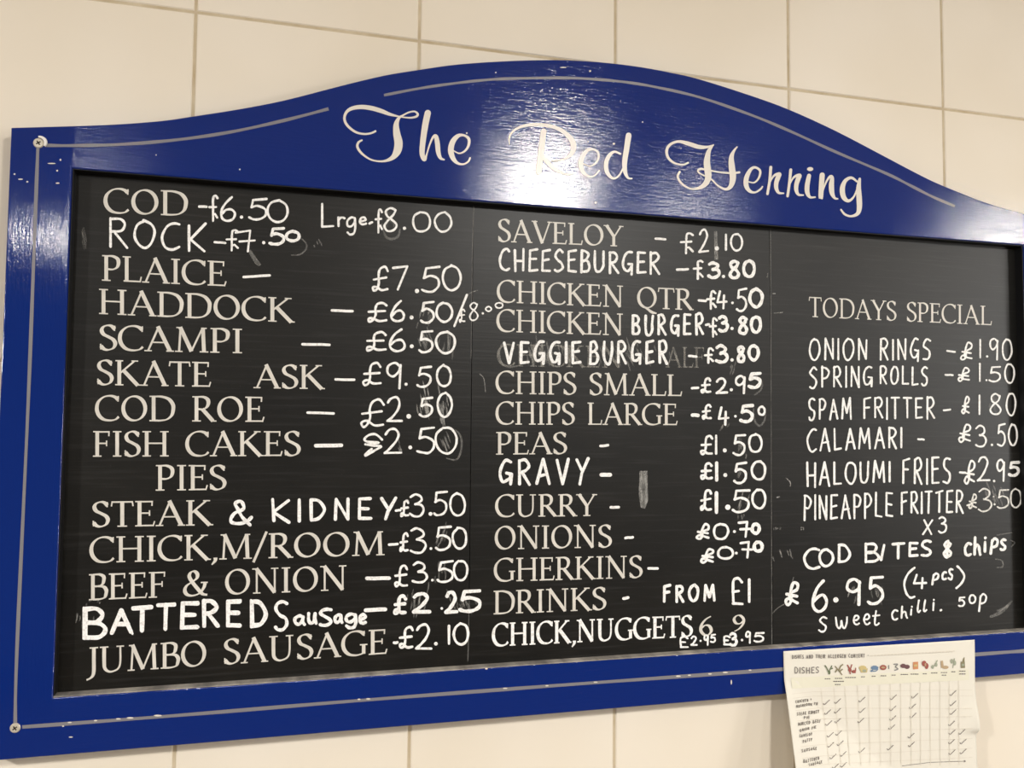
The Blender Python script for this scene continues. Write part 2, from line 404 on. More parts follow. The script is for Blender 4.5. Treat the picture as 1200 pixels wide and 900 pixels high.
n1 = noise_at(nt, (40, 10, 10), 1, 4); r = ramp(nt, n1.outputs[0], .35, .7, rgb(118, 114, 110), rgb(182, 176, 166))
nt.links.new(r.outputs[0], b.inputs['Base Color']); M['ledge'] = mt
# painted roman lettering
mt, nt, b = mat('cream_lettering_paint', rgb(222, 214, 198), .45, .4)
n1 = noise_at(nt, (1, 1, 1), 60, 3); r = ramp(nt, n1.outputs[0], .3, .75, rgb(208, 203, 193), rgb(226, 221, 211))
nt.links.new(r.outputs[0], b.inputs['Base Color']); M['roman'] = mt
# chalk pen
def chalk(name, lo, hi, alpha=None):
    mt, nt, b = mat(name, hi, .9, .1)
    n1 = noise_at(nt, (1, 1, 1), 420, 3, .7); r = ramp(nt, n1.outputs[0], .3, .55, lo, hi)
    nt.links.new(r.outputs[0], b.inputs['Base Color'])
    if alpha:
        n2 = noise_at(nt, (260, 100, 90), 1, 4, .7); r2 = ramp(nt, n2.outputs[0], .3, .75, g(alpha*.15), g(alpha))
        nt.links.new(r2.outputs[0], b.inputs['Alpha'])
    return mt
M['chalk'] = chalk('white_chalk', rgb(214, 212, 207), rgb(252, 250, 247))
M['chalk_thin'] = chalk('white_chalk_light', rgb(170, 167, 160), rgb(236, 234, 228))
M['smear'] = chalk('smeared_chalk', rgb(190, 188, 182), rgb(220, 218, 212), .55)
M['smear_faint'] = chalk('faint_smeared_chalk', rgb(190, 188, 182), rgb(220, 218, 212), .30)
M['ghost'] = chalk('rubbed_out_lettering', rgb(150, 147, 140), rgb(175, 172, 164), .8)
mt, nt, b = mat('steel_screw', rgb(214, 206, 188), .35, .5); b.inputs['Metallic'].default_value = .35; M['steel'] = mt
M['dark'] = mat('dark_recess', rgb(50, 44, 36), .7, .2)[0]
M['cap'] = mat('white_plastic', rgb(238, 234, 226), .35, .5)[0]
mt, nt, b = mat('printer_paper', rgb(230, 225, 212), .75, .2)
M['paper'] = mt
M['band'] = mat('pale_green_print', rgb(228, 224, 204), .75, .2)[0]
M['ink'] = mat('grey_print', rgb(128, 122, 118), .8, .2)[0]
M['ink_faint'] = mat('faint_grey_print', rgb(222, 215, 201), .8, .2)[0]
M['pen'] = mat('black_pen', rgb(128, 121, 115), .7, .2)[0]
for nm, c in dict(green=(112, 122, 96), olive=(140, 132, 104), red=(160, 92, 84), yellow=(202, 184, 130), blue2=(110, 134, 160), grey=(128, 128, 126),
                  purple=(112, 82, 84), orange=(204, 144, 104), sage=(160, 166, 146), tan=(184, 160, 128)).items():
    M['p_'+nm] = mat('print_'+nm, rgb(*c), .8, .2)[0]

# ------------------------------------------------------------------ the room
PITCHX, X0 = 0.2530, 0.99*-0.1024
PITCHZ, Z0 = 0.3980, ZC + 0.4713*0.99
def build_wall():
    V, F, mi = [], [], []
    xa, xb, za, zb = -3.2, 8.2, 0.0, CEIL
    def quad(pts, m_):
        b = len(V); V.extend(pts); F.append(tuple(range(b, b+len(pts)))); mi.append(m_)
    # solid backing slab whose face is the grout
    gy = .0012
    bv, bf = box_vf(xa, xb, gy, .12, za, zb)
    b0 = len(V); V.extend(bv)
    for f_ in bf: F.append(tuple(i+b0 for i in f_)); mi.append(1)
    rr = random.Random(3); gw = .0017; bev = .0011
    k0 = math.floor((xa-X0)/PITCHX); k1 = math.ceil((xb-X0)/PITCHX); j0 = math.floor((za-Z0)/PITCHZ); j1 = math.ceil((zb-Z0)/PITCHZ)
    for k in range(k0, k1):
        for j in range(j0, j1):
            x0, x1 = max(X0+k*PITCHX+gw, xa), min(X0+(k+1)*PITCHX-gw, xb)
            z0, z1 = max(Z0+j*PITCHZ+gw, za), min(Z0+(j+1)*PITCHZ-gw, zb)
            if x1-x0 < .01 or z1-z0 < .01: continue
            t = [rr.uniform(0, .0006) for _ in range(4)]
            o = [(x0, gy, z0), (x1, gy, z0), (x1, gy, z1), (x0, gy, z1)]
            i_ = [(x0+bev, t[0]*.4, z0+bev), (x1-bev, t[1]*.4, z0+bev), (x1-bev, t[2]*.4, z1-bev), (x0+bev, t[3]*.4, z1-bev)]
            quad(i_, 0)
            for a in range(4):
                c = (a+1) % 4; quad([o[a], o[c], i_[c], i_[a]], 0)
    me = bpy.data.meshes.new('wall_back'); me.from_pydata(V, [], F); me.update()
    me.materials.append(M['tile']); me.materials.append(M['grout'])
    for p, q in zip(me.polygons, mi): p.material_index = q
    o = bpy.data.objects.new('wall_back', me); C.objects.link(o); o['kind'] = 'structure'
build_wall()
V, F = box_vf(-3.2, 8.2, -5.6, .12, CEIL, CEIL+.08); o = mesh('ceiling', V, F, M['plaster']); o['kind'] = 'structure'
V, F = box_vf(-3.2, 8.2, -5.6, .12, -.08, 0); o = mesh('floor', V, F, M['floor']); o['kind'] = 'structure'

# ------------------------------------------------------------------ the menu board
DF = DW-T; DP = DW+YP
XC = 0.415                                   # the arch is symmetrical about here
XL, XR = -0.275, 2*XC+0.275
ZB = ZC - 0.344*DF                           # bottom edge of the frame
hx0, hx1 = -0.2235*DF, 1.043*DP              # opening of the frame
hz0, hz1 = ZC-0.2846*DF, ZC+0.2804*DF
ORG = (XC, 0, ZB)
board = empty('menu_board', ORG, 'blue framed chalkboard menu with arched top on the tiled wall', 'menu board')

arch_px = [(66.7, 148), (133, 145.7), (190, 141.3), (226.7, 136), (280, 127.7), (333.3, 117.3), (400, 100.2), (450, 88.3), (493.3, 81.2), (538.3, 75),
           (600, 71.0), (653, 70), (686.7, 71.4), (720, 74.2), (753, 78.6), (786.7, 84.9), (820, 92.6), (880, 111.7), (925, 128.2), (980, 153.3),
           (1040, 184.7), (1066.7, 198.8), (1093.3, 212.2), (1120, 223.6), (1146.7, 234.2), (1173, 243), (1200, 250)]
top = [at(px, py, YF) for px, py in arch_px]
top = [(p.x, p.z) for p in top]
shoulder = [(2*XC-x, z) for x, z in top if x < -0.195][::-1]
outline = [(XL, ZB), (XL, ZC+.3085)] + catmull(top, 4)
outline += [(x, z-.004) for x, z in shoulder if x > outline[-1][0]+.01] + [(XR, ZC+.3065), (XR, ZB)]
cu = bpy.data.curves.new('frame', 'CURVE'); cu.dimensions = '2D'; cu.fill_mode = 'BOTH'
BV = .0012
cu.extrude = T/2-BV; cu.bevel_depth = BV; cu.bevel_resolution = 2; cu.offset = -BV
hole = [(hx0, hz0), (hx0, hz1), (hx1, hz1), (hx1, hz0)]
for pts in (outline, hole[::-1]):
    sp = cu.splines.new('POLY'); sp.points.add(len(pts)-1); sp.use_cyclic_u = True
    for p, (x, z) in zip(sp.points, pts): p.co = (x-ORG[0], z-ORG[2], 0, 1)
tmp = bpy.data.objects.new('frame_outline', cu); C.objects.link(tmp)
me = bpy.data.meshes.new_from_object(tmp.evaluated_get(bpy.context.evaluated_depsgraph_get()))
bpy.data.objects.remove(tmp)
me.transform(Matrix.Translation((0, -T/2, 0)) @ Matrix.Rotation(math.pi/2, 4, 'X'))
me.materials.clear()
frame = link('frame', me, M['blue'], board); frame['label'] = 'glossy blue painted frame with arched top'

def bx(name, x0, x1, y0, y1, z0, z1, material, parent, label=None):
    V, F = box_vf(x0, x1, y0, y1, z0, z1); o = mesh(name, V, F, material, parent, ORG)
    if label: o['label'] = label
    return o
e = .0004
bx('rebate_lining', hx0+e, hx1-e, YF+.0012, YP, hz1-.0012, hz1-e, M['rebate'], board, 'black inner edge of the frame')
bx('rebate_lining', hx0+e, hx0+.0012, YF+.0012, YP, hz0+.002, hz1-.0013, M['rebate'], board)
bx('rebate_lining', hx1-.0012, hx1-e, YF+.0012, YP, hz0+.002, hz1-.0013, M['rebate'], board)
V, F = box_vf(hx0+e, hx1-e, YF+.0004, YP, hz0+e, hz0+.0016)
ledge = mesh('chalk_ledge', V, F, M['ledge'], board, ORG); ledge['label'] = 'grey dusty ledge along the bottom of the chalkboard'

jx = [hx0, at(552, 500, YP).x, at(903.8, 500, YP).x, hx1]
panels = []
for i, nm in enumerate(('left', 'middle', 'right')):
    p = bx('chalkboard_panel', jx[i]+(.0004 if i else 0.0005), jx[i+1]-.0004, YP, -.001, hz0+.0005, hz1-.0005, M['board'], board, 'black %s chalkboard panel' % nm)
    panels.append(p)

# pinstripes
def stripe_px(ink, pts, wpx, smooth=True):
    P = catmull(pts, 6) if smooth else pts
    ink.strip(P, [wpx*(1+.12*math.sin(i*.9)) for i in range(len(P))])
fr = lambda: Ink(lambda px, py, l: at(px, py, YF-.0003-l))
k = fr(); stripe_px(k, [(52, 170.2), (80, 170.6), (133.3, 169.6), (200, 164.6), (266.7, 155.3), (333.3, 141), (385, 127.5)], 3.6)
k.build('pinstripe', M['grey_line'], frame, ORG)
k = fr(); stripe_px(k, [(450, 111.5), (493.3, 103.3), (533, 97.6), (566.7, 93.9), (600, 92), (661.7, 91.3), (703.3, 93.3), (736.7, 96.7), (770, 102.3), (820, 114),
      (880, 134.6), (925, 153.3), (980, 178.3), (1040, 203.9), (1066.7, 217.3), (1093, 230.6), (1119, 241.6)], 3.0)
k.build('pinstripe', M['grey_line'], frame, ORG)
k = fr(); stripe_px(k, [(44.6, 172), (43.9, 185.5), (40, 290), (32.7, 480), (19.9, 760), (17.8, 848)], 4.0)
k.build('pinstripe', M['grey_line'], frame, ORG)
k = fr(); stripe_px(k, [(26, 852), (200, 839), (420, 821), (640, 804.2), (915, 784.3), (1143, 767), (1200, 762.8), (1240, 759.6)], 4.0)
k.build('pinstripe', M['grey_line'], frame, ORG)
# right-hand end of the board, beyond the picture, by symmetry
def sym(px, py):
    p = at(px, py, YF); return Vector((2*XC-p.x, YF-.0003, p.z-.002))
k = Ink(lambda px, py, l: sym(px, py)); stripe_px(k, [(44, 172), (40, 290), (32.7, 480), (19.9, 760), (17.8, 848)], 4.0)
k.build('pinstripe', M['grey_line'], frame, ORG)
# chips of bare paint along the stripe and on the rails
k = fr()
for x, y, a, b_ in ((57, 848.2, 1.8, .7), (81.7, 846.6, 2.6, .8), (112, 844.4, 2.2, .9), (138.7, 842.4, 3, .9), (152.5, 841.3, 4.2, 1), (185, 838.6, 4.8, 1.1), (74, 851, 1.3, .8),
                    (83, 863.8, 2.6, .8), (420.7, 819.6, 1.8, .9), (431.5, 819, 2.6, .9), (592, 806.6, 2.8, .8), (570, 783.6, 1.6, 1), (641, 803.6, 2, .8), (698, 799.4, 2.6, .7),
                    (781, 793.3, 2, .9), (795, 792.4, 3, .9), (808, 791.3, 2, .8), (832, 789.8, 2.4, .8), (850, 788, 3.2, .9), (879, 785.3, 1.8, .8),
                    (70.8, 187.3, 1, 1.3), (67, 200, 1.1, 1), (67.5, 214.6, 2.4, .8), (281, 198.5, 1, 1), (183, 181.6, .8, .8), (691.5, 83.2, 1.3, 1), (660, 79, 4, .7),
                    (581, 85, .9, .9), (698, 237.5, 1.4, 1.2), (719.5, 168.5, 1.2, 1.2), (689, 166, .9, .9), (753, 143, .9, .9), (719, 168.5, 1.2, 1), (547, 156, 1, 1),
                    (24, 210, 3, .8), (17, 204, 1.2, 1), (32, 213, 1.3, 1), (60.5, 191.5, 5, .7), (857, 799.5, .8, 3)):
    k.disc((x, y), a, 8, b_)
o = k.build('paint_chips', M['title'], frame, ORG); o['kind'] = 'stuff'; o['label'] = 'white chips in the blue paint'

# title lettering, brush stroke by brush stroke
def title(strokes, ox, oy, sc, dots=()):
    k = Ink(lambda px, py, l: at(px, py, YF-.0005-l))
    for st in strokes:
        P = [(ox+a/sc, oy+b/sc, c/sc) for a, b, c in st]
        P = catmull(P, 8); k.strip(P, [p[2] for p in P]); k.disc(P[0], P[0][2]/2); k.disc(P[-1], P[-1][2]/2)
    for a, b, r1, r2 in dots: k.disc((ox+a/sc, oy+b/sc), r1/sc, 14, r2/sc)
    return k
THE = [
 [(300, 262, 14), (270, 276, 14), (220, 282, 14), (160, 268, 16), (105, 225, 18), (82, 178, 18), (95, 130, 20), (135, 102, 26), (200, 92, 30), (270, 100, 32), (340, 120, 30), (400, 143, 22), (470, 160, 10), (540, 168, 12), (585, 160, 16), (597, 142, 16), (575, 124, 12), (535, 130, 12), (495, 150, 12), (465, 170, 20), (446, 215, 36), (450, 280, 50), (462, 345, 58), (452, 405, 54), (415, 452, 30), (350, 474, 14), (270, 463, 12), (205, 420, 16), (174, 375, 18), (180, 342, 16), (204, 326, 12)],
 [(668, 134, 44), (650, 220, 44), (634, 330, 40), (628, 420, 36), (645, 462, 26), (660, 425, 12), (680, 360, 12), (703, 308, 16), (724, 298, 28), (735, 345, 34), (742, 410, 32), (757, 450, 22), (783, 463, 10)],
 [(850, 400, 8), (890, 418, 10), (930, 400, 14), (955, 360, 18), (955, 315, 20), (920, 291, 16), (878, 297, 28), (842, 340, 38), (830, 400, 40), (847, 455, 32), (880, 488, 18), (920, 494, 12), (953, 475, 12), (965, 450, 12)]]
RED = [
 [(103, 235, 6), (100, 190, 10), (125, 145, 14), (180, 112, 18), (250, 98, 22), (330, 98, 24), (410, 112, 26), (480, 145, 30), (533, 195, 38), (553, 245, 40), (542, 295, 32), (500, 333, 18), (450, 349, 12), (400, 351, 8)],
 [(342, 142, 40), (330, 240, 42), (318, 340, 42), (308, 430, 42)],
 [(335, 318, 26), (360, 348, 30), (400, 392, 30), (450, 426, 22), (510, 447, 14), (558, 436, 12)],
 [(620, 370, 8), (665, 388, 10), (705, 370, 14), (728, 330, 16), (722, 288, 16), (685, 269, 16), (645, 281, 26), (612, 330, 34), (603, 380, 34), (620, 430, 28), (660, 460, 16), (700, 455, 12), (733, 420, 12)],
 [(882, 302, 14), (840, 287, 16), (805, 312, 26), (783, 360, 30), (785, 420, 30), (812, 463, 22), (842, 474, 14), (875, 450, 12), (905, 395, 12)],
 [(940, 172, 40), (925, 270, 38), (912, 360, 36), (916, 430, 28), (936, 470, 16), (963, 475, 10)]]
HER = [
 [(168, 188, 10), (140, 198, 10), (95, 190, 11), (60, 160, 14), (52, 122, 15), (70, 90, 14), (115, 73, 14), (170, 85, 22), (225, 102, 22), (270, 103, 14), (305, 92, 7)],
 [(303, 92, 7), (280, 125, 22), (270, 180, 34), (274, 230, 36), (276, 270, 34), (260, 303, 28), (225, 325, 16), (180, 328, 10), (135, 302, 12), (112, 265, 12), (122, 237, 12)],
 [(445, 240, 12), (400, 244, 9), (330, 238, 9), (270, 226, 10), (232, 222, 12), (222, 236, 10), (245, 253, 8), (290, 275, 8), (330, 312, 10), (370, 331, 14), (398, 315, 24), (410, 270, 34), (404, 210, 34), (402, 160, 26), (415, 125, 14), (432, 103, 8)],
 [(492, 290, 6), (525, 295, 8), (550, 270, 11), (557, 232, 13), (530, 213, 13), (505, 226, 18), (484, 268, 26), (482, 310, 26), (500, 340, 18), (530, 348, 10), (558, 332, 10), (570, 317, 8)],
 [(615, 212, 16), (609, 285, 15), (597, 356, 14)], [(606, 305, 6), (622, 272, 9), (638, 254, 13), (662, 249, 20), (654, 268, 25), (645, 296, 24), (645, 326, 21), (658, 350, 14), (684, 353, 8)],
 [(723, 226, 16), (716, 295, 15), (706, 368, 14)], [(713, 315, 6), (730, 280, 9), (746, 262, 13), (771, 256, 20), (763, 276, 25), (754, 304, 24), (753, 336, 21), (765, 360, 14), (791, 363, 8)],
 [(822, 258, 22), (812, 310, 26), (813, 350, 24), (828, 374, 14), (855, 374, 8)],
 [(893, 254, 28), (889, 310, 28), (886, 378, 24), (897, 340, 8), (915, 292, 10), (934, 264, 14), (946, 268, 20), (943, 310, 28), (946, 350, 26), (960, 378, 14), (977, 383, 8)],
 [(1082, 290, 10), (1050, 269, 15), (1017, 287, 20), (1002, 330, 28), (1010, 375, 26), (1036, 394, 16), (1065, 370, 10), (1085, 320, 8)],
 [(1096, 275, 14), (1090, 325, 26), (1093, 380, 30), (1094, 430, 28), (1084, 463, 20), (1050, 477, 12), (1016, 467, 12), (995, 442, 10)]]
for strokes, ox, oy, sc, dots, word in ((THE, 390, 110, 6, (), 'The'), (RED, 580, 130, 6, (), 'Red'), (HER, 770, 150, 4.615, ((828, 222, 17, 11),), 'Herring')):
    o = title(strokes, ox, oy, sc, dots).build('title_lettering', M['title'], frame, ORG); o['label'] = 'cream script word %s' % word

# screws in the corners
def screw(px, py, rpx, cap):
    c = at(px, py, YF); R_ = rpx/FPX*DF
    prof = [(0.0, .0012), (.55*R_, .0014), (.85*R_, .0013), (R_, .0006), (R_*1.04, 0)]
    V, F = [], []; n = 20
    for r_, h in prof[1:]:
        V += [(c.x+r_*math.cos(2*math.pi*i/n), YF-h, c.z+r_*math.sin(2*math.pi*i/n)) for i in range(n)]
    F.append(tuple(range(n)))
    for k_ in range(len(prof)-2):
        for i in range(n): F.append((k_*n+i, (k_+1)*n+i, (k_+1)*n+(i+1) % n, k_*n+(i+1) % n))
    sc = mesh('screw', V, F, M['steel'], board, ORG)
    sc['label'] = 'steel cross head screw in the blue frame'
    V, F = [], []
    for a in (math.radians(35), math.radians(125)):
        d = Vector((math.cos(a), 0, math.sin(a))); q = Vector((-d.z, 0, d.x)); b_ = len(V)
        for s, t in ((-1, -1), (1, -1), (1, 1), (-1, 1)): V.append(tuple(c + d*s*R_*.5 + q*t*R_*.13 + Vector((0, -.00145, 0))))
        F.append((b_, b_+1, b_+2, b_+3))
    mesh('drive_recess', V, F, M['dark'], sc, ORG)
    if cap:   # what is left of the white cover cap
        V, F = [], []; n = 12
        for i in range(n+1):
            a = math.radians(-25+115*i/n); t = math.sin(math.pi*i/n)*.45+.55
            for r_, h in ((1.1, .0002), (1.1, .0022), (1.1+.55*t, .0022), (1.1+.62*t, .0002)):
                V.append((c.x+R_*r_*math.cos(a), YF-h, c.z+R_*r_*math.sin(a)))
        for i in range(n):
            for j in range(3): F.append((i*4+j, i*4+j+1, (i+1)*4+j+1, (i+1)*4+j))
        F += [(0, 1, 2, 3), (n*4+3, n*4+2, n*4+1, n*4)]
        o = mesh('screw_cap', V, F, M['cap'], sc, ORG); o['label'] = 'broken white plastic screw cap'
screw(45.3, 167.8, 5.2, True)
screw(17.8, 853, 4.9, False)

# ------------------------------------------------------------------ writing on the chalkboard
def new(lift=.0003): return Ink(lambda px, py, l: at(px, py, YP-lift-l))
RUNS = [  # panel, painted words: text, x0,y0,x1,y1 baseline, cap heights, bold
 (0, 'COD', 121, 249.5, 221, 253.2, 29.5, 29), (0, 'PLAICE', 118.5, 328.8, 266, 335.5, 30, 29), (0, 'HADDOCK', 114.5, 367.8, 344.5, 378, 29.5, 28.5),
 (0, 'SCAMPI', 115, 410.3, 285.5, 414, 30, 28.5), (0, 'SKATE', 112, 451, 248, 453.4, 29.5, 29), (0, 'ASK', 297, 454.8, 380, 456, 28, 28),
 (0, 'COD ROE', 111, 493.2, 310.5, 494.4, 30, 29.3), (0, 'FISH CAKES', 108, 535.2, 353, 534.3, 30, 29), (0, 'PIES', 181.5, 575, 266, 574, 30, 29),
 (0, 'STEAK', 106.5, 617.8, 249, 615.5, 30, 29.5), (0, 'CHICK,M/ROOM', 104.5, 659.8, 452, 650.5, 30.5, 28), (0, 'BEEF & ONION', 103, 703.5, 408, 691.3, 30.5, 29),
 (0, 'JUMBO SAUSAGE', 102, 789.5, 454.5, 766, 30.5, 29),
 (1, 'SAVELOY', 582.5, 283.2, 730, 289, 27, 24), (1, 'CHICKEN QTR', 582, 354.2, 812.5, 363.5, 26.5, 24.5), (1, 'CHICKEN', 581.5, 388.6, 731.5, 393.2, 26.5, 25.5),
 (1, 'CHIPS SMALL', 580.5, 461.4, 799.5, 464.2, 27, 25), (1, 'CHIPS LARGE', 580.5, 497.4, 794.5, 498.2, 27, 25), (1, 'PEAS', 580.5, 532.8, 665, 532, 26.5, 25.5),
 (1, 'CURRY', 580, 606, 699, 604.6, 26.5, 25.5), (1, 'ONIONS', 578.5, 644, 717.5, 641.4, 27.5, 26.5), (1, 'GHERKINS', 578.5, 681.8, 753.5, 677, 27.5, 26),
 (1, 'DRINKS', 577.5, 720, 711, 714.4, 27.5, 26.5),
 (2, 'TODAYS SPECIAL', 947.5, 371.3, 1162.5, 381.2, 23.6, 22.3)]
for pn, txt, *n in RUNS:
    k = new(); roman_run(k, txt, *n, bold=.95 if txt.startswith('TODAYS') else 1.08)
    o = k.build('painted_lettering', M['roman'], panels[pn], ORG); o['label'] = 'cream painted words %s' % txt
k = new(); roman_run(k, 'CHICK,NUGGETS', 576.5, 757.6, 812, 746, 27, 25, bold=1.35)
o = k.build('painted_lettering', M['chalk'], panels[1], ORG); o['label'] = 'white bold words CHICK,NUGGETS'
k = new(); roman_run(k, '6', 818.5, 745, 836, 744.5, 23, 23, 1.1); roman_run(k, '9', 858, 740.5, 874, 740, 19.5, 19.5, 1.1)
o = k.build('painted_lettering', M['roman'], panels[1], ORG); o['label'] = 'cream painted numbers 6 and 9'
k = new(.0002); roman_run(k, 'CHICKEN', 582, 429, 730, 431, 26, 25); roman_run(k, 'ALF', 780, 430.5, 826, 431, 24, 24)
o = k.build('rubbed_out_lettering', M['ghost'], panels[1], ORG); o['label'] = 'grey rubbed-out words behind VEGGIE BURGER'

HANDS = [ # panel, text, baseline, heights, stroke, gap
 (0, [('ROCK', 127.5, 290.5, 241.5, 295.6, 37, 33, 3.3, .18)]),
 (0, [('&', 267, 616, 295.8, 616, 30, 30, 4.4, .2), ('K', 316.5, 613.2, 340, 613, 28.5, 28.5, 4.2, .2), ('I', 345, 611.5, 357, 611.5, 27.5, 27.5, 4.2, .2), ('DNEY', 361.5, 611.5, 465.5, 609.8, 28, 28, 4.2, .3)]),
 (1, [('CHEESEBURGER', 584.2, 318.2, 774, 322, 27.8, 26.5, 3.2, .16)]),
 (1, [('BURGER', 740, 393.2, 825.3, 393.3, 24.5, 26.5, 3.4, .2)]),
 (1, [('VEGGIE', 589, 427, 681.3, 426.5, 28, 27.5, 3.6, .2), ('BURGER', 690, 427, 783.3, 427, 27.5, 28.5, 3.5, .2)]),
 (1, [('GRAVY', 584.3, 568.8, 691.2, 568, 30, 32, 3.9, .22)]),
 (1, [('FROM', 776.5, 706.6, 839.2, 705, 21.5, 22, 3.8, .22)]),
 (2, [('ONION', 948, 423, 1016.7, 422.7, 27, 26, 2.5, .2), ('RINGS', 1030.6, 422.2, 1091, 422.6, 26, 26, 2.5, .2)]),
 (2, [('SPRING', 948, 455.5, 1022.8, 453, 26, 24, 2.5, .2), ('ROLLS', 1030.6, 451, 1087.6, 452.6, 22.5, 24, 2.5, .2)]),
 (2, [('SPAM', 947, 493, 998.7, 492, 26.5, 26, 2.5, .2), ('FRITTER', 1011, 491, 1096, 491.6, 26, 26.5, 2.5, .18)]),
 (2, [('CALAMARI', 945.3, 529.8, 1057.3, 525.4, 28, 25.5, 2.6, .2)]),
 (2, [('HALOUMI', 944.3, 571.5, 1043.6, 566, 30, 26.5, 2.7, .18), ('FRIES', 1056.7, 567.8, 1114.7, 567, 31, 32, 2.7, .2)]),
 (2, [('PINEAPPLE', 941.3, 610.4, 1046.8, 605.8, 30, 29, 2.6, .16), ('FRITTER', 1055, 603, 1129.4, 601.4, 27, 27.5, 2.6, .16)]),
]
for pn, runs in HANDS:
    k = new()
    for txt, *n in runs: hand_run(k, txt, *n)
    o = k.build('chalk_lettering', M['chalk'], panels[pn], ORG); o['label'] = 'white chalk words %s' % ' '.join(t[0] for t in runs).replace('K I DNEY', 'KIDNEY')
BOXED = [
 (0, 'BATTERED sausage', 5.6, 'B:95.8,711.5,126,749.5 A:128.5,713.5,156,743.5 T:154,709.5,179.5,741 T:182.7,706,206.8,739 E:210.3,704.5,233.6,737.5 R:235.8,702,257.8,736 E:264,702.5,283.3,735.7 D:292,702.5,313.9,735.6'),
 (0, None, 4.3, 'S:321,703,338.5,740 a:343,720,358.5,733.6 u:359.4,717,372.3,732.2 S:373.4,711.8,390,735 a:390,718.5,402.8,731.4 g:402.8,718,419.4,737.6 e:419.4,718,430.2,732.4'),
 (2, 'x 3', 2.5, 'x:1080.7,608.7,1093.8,626.8 3:1099,604.5,1110.2,625.2'),
 (2, 'COD BITES and chips', 3.5, 'C:941,641,961.2,667.6 O:958.9,642.3,977.7,665.2 D:981,637.3,997.7,660.2 B:1012.3,636,1031.2,660 /:1031,637.5,1037.6,657.7 T:1044.5,635.5,1061.3,655.8 E:1063.8,634.7,1076.3,652.7 S:1078.7,632.4,1092.2,653.2 8&:1104.3,633.5,1116.3,653.9 c:1129,635,1139.3,652.7 h:1140,628.5,1150.3,651.2 i:1152,629,1156.5,648 p:1159,630,1171.2,648.8 s:1171,631,1180.2,646.2'),
 (2, '4 pcs in brackets', 2.8, '(:1058.5,664.5,1073,702.5 4:1068.6,672,1086.4,690.2 p:1091,671,1101.3,685.2 c:1102.8,669,1109.8,680.2 s:1110.4,666,1117.8,680.2 ):1119.8,661.8,1131.5,690.3'),
 (2, 'sweet chilli 50p', 2.4, 's:958.6,722.5,970.3,741.3 w:978.6,722.5,994,737.7 e:999,720,1007.7,732.7 e:1011.2,718.6,1020.2,732.7 t:1022,715,1031.4,733.2 c:1044,713.7,1052.7,727.2 h:1055,710,1064,725.2 i:1065,710,1070.5,721.5 l:1073.5,702.5,1079.5,718.7 l:1080.8,702.5,1086.8,717.6 i:1091.5,702,1096,716.3 ,:1100.5,711,1105.5,716 5:1122.3,698.6,1131.3,711.3 0:1134.8,696.2,1144,708.2 p:1145.8,695.4,1157.3,715.2'),
]
HAND['/'] = (.3, 'l 1 1 0 0')
k = None
for pn, lab, sw, spec in BOXED:
    if lab: k = new()
    price(k, spec, sw)
    if lab and lab.startswith('BATTERED'):
        price(k, spec, 3.2); continue
    o = k.build('chalk_lettering', M['chalk'], panels[pn], ORG); o['label'] = 'white chalk words %s' % (lab or 'BATTERED sausage')

